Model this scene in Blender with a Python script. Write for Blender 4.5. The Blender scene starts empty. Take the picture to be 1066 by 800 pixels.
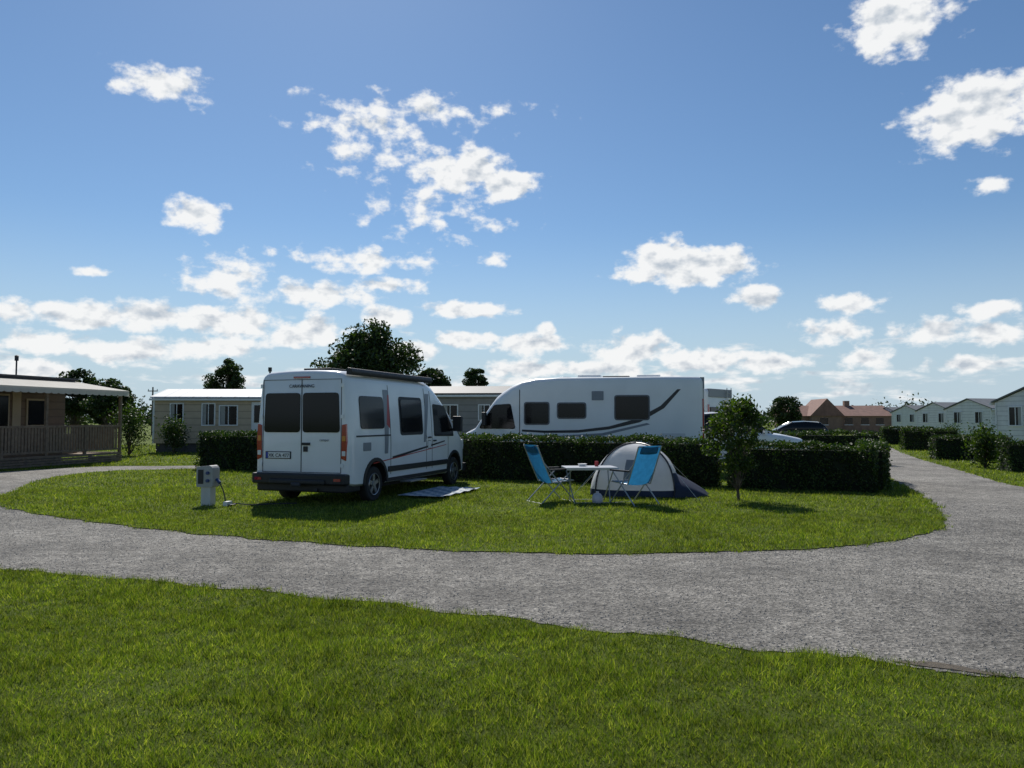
import bpy, bmesh, math, random
import numpy as np
from mathutils import Vector, Matrix, Euler
from mathutils.geometry import delaunay_2d_cdt
random.seed(7); rng=np.random.default_rng(7)
scene=bpy.context.scene
COL=scene.collection
R=math.radians

# ------------------------------------------------------------------ materials
MATS={}
def nt_new(name):
    m=bpy.data.materials.new(name); m.use_nodes=True
    nt=m.node_tree; b=nt.nodes.get('Principled BSDF'); return m,nt,b
def mat(name,col,rough=.5,metal=0,var=.0,scale=5,bump=0,bscale=60,coat=0,spec=.5,col2=None,trans=0):
    if name in MATS: return MATS[name]
    m,nt,b=nt_new(name); N=nt.nodes; L=nt.links
    b.inputs['Roughness'].default_value=rough; b.inputs['Metallic'].default_value=metal
    b.inputs['Specular IOR Level'].default_value=spec
    b.inputs['Coat Weight'].default_value=coat; b.inputs['Coat Roughness'].default_value=.06
    tc=N.new('ShaderNodeTexCoord')
    n=N.new('ShaderNodeTexNoise'); n.inputs['Scale'].default_value=scale; n.inputs['Detail'].default_value=6
    L.new(tc.outputs['Object'],n.inputs['Vector'])
    r=N.new('ShaderNodeValToRGB'); r.color_ramp.elements[0].position=.3; r.color_ramp.elements[1].position=.7
    c2=col2 if col2 else [c*(1-var) for c in col]
    r.color_ramp.elements[0].color=(*c2,1); r.color_ramp.elements[1].color=(*col,1)
    L.new(n.outputs['Fac'],r.inputs['Fac']); L.new(r.outputs['Color'],b.inputs['Base Color'])
    if bump>0:
        n2=N.new('ShaderNodeTexNoise'); n2.inputs['Scale'].default_value=bscale; n2.inputs['Detail'].default_value=4
        L.new(tc.outputs['Object'],n2.inputs['Vector'])
        bp=N.new('ShaderNodeBump'); bp.inputs['Strength'].default_value=bump; bp.inputs['Distance'].default_value=.02
        L.new(n2.outputs['Fac'],bp.inputs['Height']); L.new(bp.outputs['Normal'],b.inputs['Normal'])
    if trans>0:
        t=N.new('ShaderNodeBsdfTranslucent'); L.new(r.outputs['Color'],t.inputs['Color'])
        ms=N.new('ShaderNodeMixShader'); ms.inputs[0].default_value=trans
        L.new(b.outputs[0],ms.inputs[1]); L.new(t.outputs[0],ms.inputs[2]); L.new(ms.outputs[0],N['Material Output'].inputs['Surface'])
    MATS[name]=m; return m
def leafmat(name,c1,c2,c3,trans=.35,nscale=.6,rough=.55,tcol=(.25,.32,.03),lo=.6,hi=1.3,big=0):
    if name in MATS: return MATS[name]
    m,nt,b=nt_new(name); N=nt.nodes; L=nt.links
    g=N.new('ShaderNodeNewGeometry'); r=N.new('ShaderNodeValToRGB')
    e=r.color_ramp.elements; e[0].color=(*c1,1); e[1].color=(*c3,1)
    k=e.new(.55); k.color=(*c2,1)
    L.new(g.outputs['Random Per Island'],r.inputs['Fac'])
    tc=N.new('ShaderNodeTexCoord'); n=N.new('ShaderNodeTexNoise'); n.inputs['Scale'].default_value=nscale; n.inputs['Detail'].default_value=5; n.inputs['Roughness'].default_value=.65
    L.new(tc.outputs['Object'],n.inputs['Vector'])
    mr=N.new('ShaderNodeMapRange'); mr.inputs[1].default_value=.3; mr.inputs[2].default_value=.7; mr.inputs[3].default_value=lo; mr.inputs[4].default_value=hi
    L.new(n.outputs['Fac'],mr.inputs[0]); sc_=mr.outputs[0]
    if big:
        n3=N.new('ShaderNodeTexNoise'); n3.inputs['Scale'].default_value=big; n3.inputs['Detail'].default_value=3; L.new(tc.outputs['Object'],n3.inputs['Vector'])
        m3=N.new('ShaderNodeMapRange'); m3.inputs[1].default_value=.35; m3.inputs[2].default_value=.65; m3.inputs[3].default_value=.78; m3.inputs[4].default_value=1.18; L.new(n3.outputs['Fac'],m3.inputs[0])
        q=N.new('ShaderNodeMath'); q.operation='MULTIPLY'; L.new(sc_,q.inputs[0]); L.new(m3.outputs[0],q.inputs[1]); sc_=q.outputs[0]
    mx=N.new('ShaderNodeVectorMath'); mx.operation='SCALE'; L.new(r.outputs['Color'],mx.inputs[0]); L.new(sc_,mx.inputs['Scale'])
    L.new(mx.outputs[0],b.inputs['Base Color']); b.inputs['Roughness'].default_value=rough
    b.inputs['Specular IOR Level'].default_value=.3
    t=N.new('ShaderNodeBsdfTranslucent')
    mm=N.new('ShaderNodeVectorMath'); mm.operation='MULTIPLY'; mm.inputs[1].default_value=[x/.12 for x in tcol]
    L.new(mx.outputs[0],mm.inputs[0]); L.new(mm.outputs[0],t.inputs['Color'])
    ms=N.new('ShaderNodeMixShader'); ms.inputs[0].default_value=trans
    L.new(b.outputs[0],ms.inputs[1]); L.new(t.outputs[0],ms.inputs[2])
    L.new(ms.outputs[0],N['Material Output'].inputs['Surface'])
    MATS[name]=m; return m

WHITE=mat('white_paint',(.80,.81,.82),.28,var=.08,scale=2,coat=.5)
WHITE2=mat('motorhome_white',(.82,.82,.81),.35,var=.06,scale=1.5,coat=.3)
BLKP=mat('black_plastic',(.018,.018,.02),.55,var=.3,scale=20)
GLASS=mat('dark_glass',(.006,.007,.009),.10,var=.2,scale=3,spec=.25)
RUB=mat('tyre_rubber',(.02,.02,.02),.8,var=.3,scale=30)
ALU=mat('alloy',(.42,.43,.44),.35,metal=.8,var=.2,scale=10)
TUBE=mat('frame_tube',(.42,.43,.45),.4,metal=.6,var=.1)
REDL=mat('red_lens',(.42,.01,.012),.15,coat=1,var=.3,scale=40)
ORL=mat('amber_lens',(.6,.2,.02),.2,coat=1)
RED=mat('red_vinyl',(.42,.03,.03),.35,var=.1)
GREYV=mat('grey_vinyl',(.22,.24,.27),.35,var=.1)
BLKV=mat('black_vinyl',(.02,.02,.025),.35,var=.1)
SEAM=mat('seam_dark',(.04,.04,.045),.7)
PLATE=mat('plate_white',(.7,.7,.68),.4)
BLUEF=mat('blue_fabric',(.025,.19,.40),.8,var=.25,scale=12,bump=.2,bscale=300,trans=.38)

# ------------------------------------------------------------------ helpers
def empty(name,loc=(0,0,0),rz=0):
    o=bpy.data.objects.new(name,None); COL.objects.link(o); o.location=loc; o.rotation_euler=(0,0,rz); o.empty_display_size=.2
    return o
def link(name,me,parent=None):
    o=bpy.data.objects.new(name,me); COL.objects.link(o)
    if parent: o.parent=parent
    return o
class MB:
    def __init__(s): s.v=[];s.f=[];s.m=[];s.mats=[]
    def mi(s,m):
        if m not in s.mats: s.mats.append(m)
        return s.mats.index(m)
    def add(s,v,f,m):
        o=len(s.v); s.v+= [tuple(p) for p in v]; i=s.mi(m)
        for a in f: s.f.append(tuple(o+k for k in a)); s.m.append(i)
    def box(s,c,d,m,rot=None):
        x,y,z=[q/2 for q in d]
        v=[Vector((sx*x,sy*y,sz*z)) for sx in(-1,1) for sy in(-1,1) for sz in(-1,1)]
        if rot is not None: v=[rot@p for p in v]
        v=[p+Vector(c) for p in v]
        s.add(v,[(0,1,3,2),(4,6,7,5),(0,4,5,1),(2,3,7,6),(0,2,6,4),(1,5,7,3)],m)
    def b2(s,a,b,m): s.box([(a[i]+b[i])/2 for i in range(3)],[abs(b[i]-a[i]) for i in range(3)],m)
    def cyl(s,p0,p1,r0,m,r1=None,n=12):
        r1=r0 if r1 is None else r1
        p0=Vector(p0);p1=Vector(p1);d=(p1-p0).normalized()
        a=d.orthogonal().normalized(); b=d.cross(a); v=[];f=[]
        for i in range(n):
            t=2*math.pi*i/n; q=a*math.cos(t)+b*math.sin(t); v.append(p0+q*r0); v.append(p1+q*r1)
        for i in range(n):
            j=(i+1)%n; f.append((2*i,2*j,2*j+1,2*i+1))
        f.append(tuple(2*i for i in range(n))[::-1]); f.append(tuple(2*i+1 for i in range(n)))
        s.add(v,f,m)
    def tube(s,pts,r,m,n=8):
        for a,b in zip(pts[:-1],pts[1:]): s.cyl(a,b,r,m,n=n)
    def lathe(s,c,axis,prof,m,n=28):
        c=Vector(c);d=Vector(axis).normalized();a=d.orthogonal().normalized();b=d.cross(a);v=[];f=[];k=len(prof)
        for i in range(n):
            t=2*math.pi*i/n;q=a*math.cos(t)+b*math.sin(t)
            for r,o in prof: v.append(c+q*r+d*o)
        for i in range(n):
            j=(i+1)%n
            for u in range(k-1): f.append((i*k+u,j*k+u,j*k+u+1,i*k+u+1))
        s.add(v,f,m)
    def prism(s,poly,fn0,fn1,m):
        n=len(poly); v=[fn0(p) for p in poly]+[fn1(p) for p in poly]
        f=[tuple(range(n))[::-1],tuple(range(n,2*n))]+[(i,(i+1)%n,n+(i+1)%n,n+i) for i in range(n)]
        s.add(v,f,m)
    def build(s,name,parent=None,bevel=0,smooth=None,seg=2):
        me=bpy.data.meshes.new(name); me.from_pydata(s.v,[],s.f)
        for m in s.mats: me.materials.append(m)
        me.polygons.foreach_set('material_index',s.m)
        bm=bmesh.new(); bm.from_mesh(me); bmesh.ops.recalc_face_normals(bm,faces=bm.faces); bm.to_mesh(me); bm.free()
        if smooth:
            me.polygons.foreach_set('use_smooth',[True]*len(me.polygons)); me.set_sharp_from_angle(angle=R(smooth))
        o=link(name,me,parent)
        if bevel>0:
            b=o.modifiers.new('b','BEVEL'); b.width=bevel; b.segments=seg; b.limit_method='ANGLE'; b.angle_limit=R(40)
        return o
def rpoly(pts,r,n=4):
    out=[];L=len(pts)
    for i in range(L):
        p=Vector(pts[i]);a=Vector(pts[i-1]);b=Vector(pts[(i+1)%L])
        da=(a-p);db=(b-p);rr=min(r,da.length*.45,db.length*.45)
        A=p+da.normalized()*rr;B=p+db.normalized()*rr
        for k in range(n+1):
            t=k/n; out.append(tuple(A*(1-t)**2+p*2*t*(1-t)+B*t*t))
    return out
def rr(y0,z0,y1,z1,r=.05): return rpoly([(y0,z0),(y1,z0),(y1,z1),(y0,z1)],r)
def fast(name,V,k,mt,parent=None,F=None):
    n=len(V)//k
    me=bpy.data.meshes.new(name); me.vertices.add(len(V)); me.vertices.foreach_set('co',V.astype(np.float32).ravel())
    me.loops.add(n*k); me.loops.foreach_set('vertex_index',np.arange(n*k,dtype=np.int32))
    me.polygons.add(n); me.polygons.foreach_set('loop_start',np.arange(0,n*k,k,dtype=np.int32))
    me.update(calc_edges=True); me.validate(); me.materials.append(mt)
    return link(name,me,parent)
def leaves(name,C,size,mt,parent=None,flat=0):
    n=len(C); a=rng.normal(size=(n,3)); a/=np.linalg.norm(a,axis=1)[:,None]
    b=rng.normal(size=(n,3)); b-= (a*b).sum(1)[:,None]*a; b/=np.linalg.norm(b,axis=1)[:,None]
    s=(size*rng.uniform(.6,1.4,n))[:,None]
    V=np.stack([C-a*s,C-b*s*.55,C+a*s,C+b*s*.55],1).reshape(-1,3)
    return fast(name,V,4,mt,parent)
def inpoly(x,y,P):
    P=np.asarray(P);c=np.zeros(len(x),bool);n=len(P)
    for i in range(n):
        x1,y1=P[i];x2,y2=P[(i+1)%n]
        if y1==y2: continue
        q=((y1>y)!=(y2>y))&(x<(x2-x1)*(y-y1)/(y2-y1)+x1); c^=q
    return c
def crom(P,k=10,closed=True):
    P=[Vector(p) for p in P];n=len(P);out=[]
    for i in range(n if closed else n-1):
        a,b,c,d=P[(i-1)%n],P[i],P[(i+1)%n],P[(i+2)%n]
        if not closed:
            if i==0:a=b
            if i==n-2:d=c
        for j in range(k):
            t=j/k
            out.append(tuple(.5*((2*b)+(c-a)*t+(2*a-5*b+4*c-d)*t*t+(3*b-a-3*c+d)*t**3)))
    return out
def ragged(P,amp):
    return [(x+amp*(math.sin(x*7.1+y*3.3)*.5+random.uniform(-.35,.35)),y+amp*(math.sin(y*6.3-x*2.7)*.5+random.uniform(-.35,.35))) for x,y in P]

# ------------------------------------------------------------------ camera, sun, sky
cam=bpy.data.cameras.new('camera'); cam.sensor_width=36; cam.lens=27.0; cam.clip_end=6000; cam.clip_start=.05
co=bpy.data.objects.new('camera',cam); COL.objects.link(co); co.location=(0,0,1.6); co.rotation_euler=(R(90+2.65),0,0); scene.camera=co
SAZ=-14.5; SEL=46
sd=Vector((math.sin(R(SAZ))*math.cos(R(SEL)),math.cos(R(SAZ))*math.cos(R(SEL)),math.sin(R(SEL))))
sl=bpy.data.lights.new('sun','SUN'); sl.energy=5.0; sl.angle=R(.53); sl.color=(1,.96,.89)
so=bpy.data.objects.new('sun',sl); COL.objects.link(so); so.rotation_euler=sd.to_track_quat('Z','Y').to_euler(); so.location=(0,0,30)
scene.view_settings.view_transform='Standard'; scene.view_settings.look='None'; scene.view_settings.exposure=0

# (azimuth slope, elevation slope, half-width, half-height, density) of each cloud, x1000
CL=[(-466,444,62,21,1.0),(-416,271,40,20,1.15),(-185,386,75,17,.6),(-116,409,110,14,.48),(-66,328,66,28,1.15),(-10,309,46,22,1.25),(-166,346,60,28,.45),(-104,278,62,25,.36),
(-372,184,56,29,.8),(-247,165,70,15,1.3),(-197,209,88,13,.7),(-166,175,50,9,.8),(-160,134,36,15,1.2),(-60,144,62,10,1.25),(234,200,92,24,1.5),(196,210,45,26,1.4),(321,159,36,15,1.25),
(-54,105,46,10,1.2),(21,99,50,13,1.25),(515,534,75,40,1.3),(621,409,100,44,1.4),(628,309,28,12,.9),(552,115,62,15,1.15),(628,146,40,12,1.1),(634,112,52,14,1.2),(446,152,40,12,.9),
(459,80,40,12,1.1),(421,115,46,15,.85),(-554,136,112,18,1.3),(-454,134,72,16,1.15),(-366,127,62,22,1.25),(-254,117,40,17,1.2),(-616,102,62,16,1.15),(-504,90,84,16,1.15),(-391,96,70,14,1.1),
(-279,109,46,13,1.1),(-554,194,20,7,.9),(159,90,62,20,1.15),(259,77,76,15,1.15),(334,74,60,11,1.15),(590,71,50,10,1.1),(109,65,70,11,1.1),(34,65,70,11,1.1),(-629,65,76,13,1.1),(-129,90,38,10,1.1),(46,118,12,8,1.0),(-22,211,16,8,.6)]
w=bpy.data.worlds.new('World'); scene.world=w; w.use_nodes=True
nt=w.node_tree; N=nt.nodes; L=nt.links; bg=N['Background']; bg.inputs[1].default_value=.12
sky=N.new('ShaderNodeTexSky'); sky.sky_type='NISHITA'; sky.sun_disc=False; sky.sun_elevation=R(SEL); sky.sun_rotation=R(SAZ%360); sky.air_density=1.0; sky.dust_density=.22; sky.ozone_density=2.1
def mth(T,op,a,b=None,c=None,clamp=False):
    n=T.nodes.new('ShaderNodeMath'); n.operation=op; n.use_clamp=clamp
    for i,q in enumerate((a,b,c)):
        if q is None: continue
        if isinstance(q,(int,float)): n.inputs[i].default_value=q
        else: T.links.new(q,n.inputs[i])
    return n.outputs[0]
def vm(T,op,a,b):
    n=T.nodes.new('ShaderNodeVectorMath'); n.operation=op
    for i,q in enumerate((a,b)):
        if q is None: continue
        if isinstance(q,(tuple,list)): n.inputs[i].default_value=q
        else: T.links.new(q,n.inputs[i])
    return n
tc=N.new('ShaderNodeTexCoord'); sp=N.new('ShaderNodeSeparateXYZ')
nv=vm(nt,'NORMALIZE',tc.outputs['Generated'],None); L.new(nv.outputs[0],sp.inputs[0])
az=mth(nt,'ARCTAN2',sp.outputs[0],sp.outputs[1]); el=mth(nt,'ARCSINE',sp.outputs[2])
cb=N.new('ShaderNodeCombineXYZ'); L.new(az,cb.inputs[0]); L.new(el,cb.inputs[1]); P0=cb.outputs[0]
last=None
for (u,v,ru,rv,amp) in CL:
    u/=1000;v/=1000;ru/=1000;rv/=1000
    a_=math.atan(u); e_l=math.atan(v*math.cos(a_)); ra=ru*math.cos(a_)**2*1.12; re=rv*math.cos(a_)*math.cos(e_l)*1.25
    b=vm(nt,'MULTIPLY_ADD',P0,(1/ra,1/re,0)); b.inputs[2].default_value=(-a_/ra,-e_l/re,0)
    l=vm(nt,'LENGTH',b.outputs[0],None).outputs['Value']
    m=mth(nt,'MULTIPLY_ADD',l,-amp,amp)
    last=m if last is None else mth(nt,'MAXIMUM',last,m)
last=mth(nt,'MAXIMUM',last,-1.0)
def cn(vec,scale,off,det,ro,dist=0):
    b=vm(nt,'MULTIPLY_ADD',vec,scale); b.inputs[2].default_value=off
    n=N.new('ShaderNodeTexNoise'); n.noise_dimensions='2D'; n.inputs['Scale'].default_value=1; n.inputs['Detail'].default_value=det; n.inputs['Roughness'].default_value=ro; n.inputs['Distortion'].default_value=dist
    L.new(b.outputs[0],n.inputs['Vector']); return n.outputs['Fac']
n1=cn(P0,(30,46,1),(3,1,0),7,.55); n1s=cn(P0,(30,46,1),(3.0-.12,1+.46,0),3,.5)
n2=cn(P0,(13,50,1),(7,2,0),6,.55)
lowm=mth(nt,'SUBTRACT',1,mth(nt,'DIVIDE',mth(nt,'ABSOLUTE',mth(nt,'SUBTRACT',el,.05)),.06))
low=mth(nt,'MULTIPLY_ADD',mth(nt,'SUBTRACT',n2,.5),2.8,mth(nt,'MULTIPLY_ADD',lowm,.45,-.40))
d=mth(nt,'MULTIPLY_ADD',mth(nt,'SUBTRACT',n1,.5),2.2,last)
d=mth(nt,'MAXIMUM',d,low)
mr=N.new('ShaderNodeMapRange'); mr.interpolation_type='SMOOTHSTEP'; mr.inputs[1].default_value=-.06; mr.inputs[2].default_value=.58; L.new(d,mr.inputs[0])
rel=mth(nt,'SUBTRACT',n1s,n1); sh=mth(nt,'MULTIPLY_ADD',rel,2.4,.18)
sh=mth(nt,'ADD',sh,mth(nt,'MULTIPLY',d,.26),None,True)
rmp=N.new('ShaderNodeValToRGB'); rmp.color_ramp.elements[0].color=(7.7,7.75,7.75,1); rmp.color_ramp.elements[1].color=(4.1,4.6,5.2,1); rmp.color_ramp.elements[0].position=.3
L.new(sh,rmp.inputs[0])
hs=N.new('ShaderNodeHueSaturation'); hs.inputs['Saturation'].default_value=1.02; hs.inputs['Value'].default_value=.68; L.new(sky.outputs[0],hs.inputs['Color'])
tint=vm(nt,'MULTIPLY',hs.outputs[0],(.82,.98,1.10))
hz=N.new('ShaderNodeMapRange'); hz.interpolation_type='SMOOTHSTEP'; hz.inputs[1].default_value=.26; hz.inputs[2].default_value=-.02; hz.inputs[3].default_value=0; hz.inputs[4].default_value=.92; L.new(el,hz.inputs[0])
m0=N.new('ShaderNodeMix'); m0.data_type='RGBA'; L.new(hz.outputs[0],m0.inputs[0]); L.new(tint.outputs[0],m0.inputs[6]); m0.inputs[7].default_value=(4.1,5.1,6.0,1)
mx=N.new('ShaderNodeMix'); mx.data_type='RGBA'
fac=mth(nt,'MULTIPLY',mr.outputs[0],.97)
L.new(fac,mx.inputs[0]); L.new(m0.outputs[2],mx.inputs[6]); L.new(rmp.outputs[0],mx.inputs[7]); L.new(mx.outputs[2],bg.inputs[0])

# ------------------------------------------------------------------ ground, road
island=[(-10.9,16.8),(-10.5,15.3),(-9.3,14.1),(-7.5,12.7),(-4.5,10.85),(-1.6,9.65),(.77,9.2),(3.14,9.4),(4.55,9.92),(5.7,10.7),(6.6,11.8),(7.4,13.4),(8.6,16.2),(10.0,20.2),(12.6,28),(16.5,38),(15,37),(8,31.5),(0,28.3),(-9.9,24.9),(-12.3,23.9),(-12.7,21.8),(-12,19.3)]
outer=[(-5.58,8.37),(-3.1,7.5),(-1.12,6.74),(.5,5.98),(1.8,5.4),(2.84,4.95),(3.6,4.6),(5.4,3.8),(8.5,2.9),(14,2),(22,1.5),(22,6),(14,8.4),(11.4,12),(12,18),(14,24),(16.8,32),(20,40),(25,52),(34,74),(30,74),(21,52),(15,41.5),(8,36),(0,32),(-10.4,27),(-13.9,26.2),(-15.6,23.3),(-16,20),(-15.2,16),(-13,12.4),(-9,9.9)]
ISL=ragged(crom(island,22),.07); OUT=ragged(crom(outer,22),.08)

m,nt2,b=nt_new('lawn_soil'); N2=nt2.nodes; L2=nt2.links
tcx=N2.new('ShaderNodeTexCoord')
def noise(N_,L_,tc_,s,d=6,r=.6):
    n=N_.new('ShaderNodeTexNoise'); n.inputs['Scale'].default_value=s; n.inputs['Detail'].default_value=d; n.inputs['Roughness'].default_value=r
    L_.new(tc_.outputs['Object'],n.inputs['Vector']); return n
na=noise(N2,L2,tcx,.5); nb=noise(N2,L2,tcx,45,8,.75)
ra=N2.new('ShaderNodeValToRGB'); e=ra.color_ramp.elements; e[0].position=.32; e[1].position=.7; e[0].color=(.055,.078,.014,1); e[1].color=(.15,.19,.035,1)
L2.new(nb.outputs['Fac'],ra.inputs['Fac'])
rb=N2.new('ShaderNodeMapRange'); rb.inputs[1].default_value=.3; rb.inputs[2].default_value=.7; rb.inputs[3].default_value=.75; rb.inputs[4].default_value=1.3; L2.new(na.outputs['Fac'],rb.inputs[0])
vs=N2.new('ShaderNodeVectorMath'); vs.operation='SCALE'; L2.new(ra.outputs[0],vs.inputs[0]); L2.new(rb.outputs[0],vs.inputs['Scale']); L2.new(vs.outputs[0],b.inputs['Base Color'])
b.inputs['Roughness'].default_value=.95; b.inputs['Specular IOR Level'].default_value=.1
bp=N2.new('ShaderNodeBump'); bp.inputs['Strength'].default_value=.9; bp.inputs['Distance'].default_value=.04; L2.new(nb.outputs['Fac'],bp.inputs['Height']); L2.new(bp.outputs[0],b.inputs['Normal'])
LAWN=m
m,nt2,b=nt_new('worn_asphalt'); N2=nt2.nodes; L2=nt2.links
tcx=N2.new('ShaderNodeTexCoord'); na=noise(N2,L2,tcx,.6,6,.65); nb=noise(N2,L2,tcx,38,8,.85); nc=noise(N2,L2,tcx,5,8,.8)
vo=N2.new('ShaderNodeTexVoronoi'); vo.inputs['Scale'].default_value=40; L2.new(tcx.outputs['Object'],vo.inputs['Vector'])
ra=N2.new('ShaderNodeValToRGB'); e=ra.color_ramp.elements; e[0].position=.34; e[1].position=.68; e[0].color=(.075,.07,.062,1); e[1].color=(.44,.415,.375,1)
L2.new(nb.outputs['Fac'],ra.inputs['Fac'])
mxv=N2.new('ShaderNodeMix'); mxv.data_type='RGBA'; mxv.blend_type='MULTIPLY'; mxv.inputs[0].default_value=.85
rv=N2.new('ShaderNodeValToRGB'); rv.color_ramp.elements[0].color=(.4,.4,.4,1); rv.color_ramp.elements[1].color=(1.65,1.63,1.58,1); L2.new(vo.outputs['Color'],rv.inputs[0])
L2.new(ra.outputs[0],mxv.inputs[6]); L2.new(rv.outputs[0],mxv.inputs[7])
rb=N2.new('ShaderNodeMapRange'); rb.inputs[1].default_value=.35; rb.inputs[2].default_value=.65; rb.inputs[3].default_value=.65; rb.inputs[4].default_value=1.2; L2.new(na.outputs['Fac'],rb.inputs[0])
rc=N2.new('ShaderNodeMapRange'); rc.inputs[1].default_value=.35; rc.inputs[2].default_value=.65; rc.inputs[3].default_value=.6; rc.inputs[4].default_value=1.35; L2.new(nc.outputs['Fac'],rc.inputs[0])
mq=N2.new('ShaderNodeMath'); mq.operation='MULTIPLY'; L2.new(rb.outputs[0],mq.inputs[0]); L2.new(rc.outputs[0],mq.inputs[1])
vs=N2.new('ShaderNodeVectorMath'); vs.operation='SCALE'; L2.new(mxv.outputs[2],vs.inputs[0]); L2.new(mq.outputs[0],vs.inputs['Scale']); L2.new(vs.outputs[0],b.inputs['Base Color'])
b.inputs['Roughness'].default_value=.85; b.inputs['Specular IOR Level'].default_value=.25
bp=N2.new('ShaderNodeBump'); bp.inputs['Strength'].default_value=.9; bp.inputs['Distance'].default_value=.016; L2.new(vo.outputs['Distance'],bp.inputs['Height'])
bp2=N2.new('ShaderNodeBump'); bp2.inputs['Strength'].default_value=.8; bp2.inputs['Distance'].default_value=.03; L2.new(nb.outputs['Fac'],bp2.inputs['Height']); L2.new(bp.outputs[0],bp2.inputs['Normal']); L2.new(bp2.outputs[0],b.inputs['Normal'])
ASPH=m
def sheet(name,P,z,mt):
    P=[Vector(p) for p in P]; pts=list(P); n=len(P)
    V_,E_,F_,_,_,_=delaunay_2d_cdt(pts,[(i,(i+1)%n) for i in range(n)],[list(range(n))],1,1e-6)
    me=bpy.data.meshes.new(name); me.from_pydata([(p.x,p.y,z) for p in V_],[],[tuple(f) for f in F_]); me.materials.append(mt)
    bm=bmesh.new(); bm.from_mesh(me)
    for f in bm.faces:
        if f.normal.z<0: f.normal_flip()
    bm.normal_update()
    bm.to_mesh(me); bm.free()
    return link(name,me)
sheet('ground',[(-3000,-300),(3000,-300),(3000,4000),(-3000,4000)],0,LAWN)
sheet('road',OUT,.006,ASPH)
sheet('lawn',ISL,.016,LAWN)

GRASS=leafmat('grass_blades',(.06,.10,.011),(.125,.178,.018),(.30,.31,.09),trans=.5,nscale=6,tcol=(.155,.165,.05),lo=.45,hi=1.55,big=.7)
def blades(y0,y1,dens,h,wd):
    xm=.78*y1+1.5; n=int((y1-y0)*2*xm*dens); x=rng.uniform(-xm,xm,n); y=rng.uniform(y0,y1,n)
    k=np.abs(x)<.78*y+1.2; x=x[k];y=y[k]; n=len(x)
    jx=.05*np.sin(x*11+y*5)+.04*np.sin(x*23-y*17)+rng.normal(0,.035,n); jy=.05*np.sin(y*13-x*7)+.04*np.sin(y*29+x*19)+rng.normal(0,.035,n)
    ini0=inpoly(x,y,ISL); inr0=inpoly(x,y,OUT)
    ini=ini0|inpoly(x+jx,y+jy,ISL); inr=inr0&inpoly(x+jx,y+jy,OUT); k=(~inr)|ini
    x=x[k];y=y[k];z=np.where(ini0[k],.014,np.where(inr0[k],.005,.0))
    n=len(x)
    cl=.5+.5*np.sin(x*9.3+np.sin(y*7.1)*1.9)*np.sin(y*8.7+np.sin(x*5.3)*2.1)
    hh=h*rng.uniform(.4,1.2,n)*(1+.3*np.sin(x*2.3+np.sin(y*3.1)*1.4)*np.sin(y*2.9+x*1.1))*(.6+.8*cl)*np.where(rng.random(n)<.03,1.7,1); th=rng.uniform(0,2*np.pi,n); le=rng.uniform(.1,1.1,n)*hh; la=rng.uniform(0,2*np.pi,n)
    ww=wd*rng.uniform(.6,1.3,n)
    A=np.stack([x-np.cos(th)*ww/2,y-np.sin(th)*ww/2,z],1);B=np.stack([x+np.cos(th)*ww/2,y+np.sin(th)*ww/2,z],1)
    C=np.stack([x+np.cos(la)*le,y+np.sin(la)*le,z+hh],1)
    return np.stack([A,B,C],1).reshape(-1,3)
V=np.concatenate([blades(2.2,4.2,9000,.036,.005),blades(4.2,6.5,6500,.038,.006),blades(6.5,9.2,4500,.040,.0075),blades(9.2,13,2300,.042,.010),blades(13,18,1000,.045,.015),blades(18,28,350,.05,.022),blades(28,48,70,.07,.04)])
fast('grass',V,3,GRASS)

def pts_edge(P,n,sp):
    P=np.array(P); i=rng.integers(0,len(P),n); j=(i+1)%len(P); t=rng.random(n)[:,None]
    return P[i]*(1-t)+P[j]*t+rng.normal(0,sp,(n,2))
G=np.concatenate([pts_edge(ISL,12000,.2),pts_edge(OUT,12000,.22),np.stack([rng.uniform(-9,9,50000),rng.uniform(4.5,15,50000)],1)])
k=(inpoly(G[:,0],G[:,1],OUT))&(~inpoly(G[:,0],G[:,1],ISL)); G=G[k]; n=len(G)
s=rng.uniform(.003,.011,n)
base=np.array([(1,0,0),(-.5,.87,0),(-.5,-.87,0),(.1,.05,.9)])
F=[(0,1,3),(1,2,3),(2,0,3)]
tri=np.array([[base[a] for a in f] for f in F]).reshape(-1,3)
th=rng.uniform(0,6.28,n); c,sn=np.cos(th),np.sin(th)
X=tri[None,:,0]*c[:,None]-tri[None,:,1]*sn[:,None]; Y=tri[None,:,0]*sn[:,None]+tri[None,:,1]*c[:,None]; Z=np.repeat(tri[None,:,2],n,0)
V=np.stack([X*s[:,None]+G[:,0:1],Y*s[:,None]*.8+G[:,1:2],Z*s[:,None]+.005],2).reshape(-1,3)
fast('gravel',V,3,mat('gravel_stone',(.42,.39,.35),.85,var=.7,scale=60))
def blob(cx,cy,rx,ry,rot,n=26):
    out=[]
    for i in range(n):
        t=2*math.pi*i/n; q=1+.25*math.sin(3*t+cx)+random.uniform(-.12,.12); a=rx*q*math.cos(t);b_=ry*q*math.sin(t)
        out.append((cx+a*math.cos(rot)-b_*math.sin(rot),cy+a*math.sin(rot)+b_*math.cos(rot)))
    return out
sheet('bare_soil',blob(2.8,5.02,.28,.06,-.5),.011,mat('soil',(.13,.105,.075),.95,var=.5,scale=25,bump=.8,bscale=90))

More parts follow.
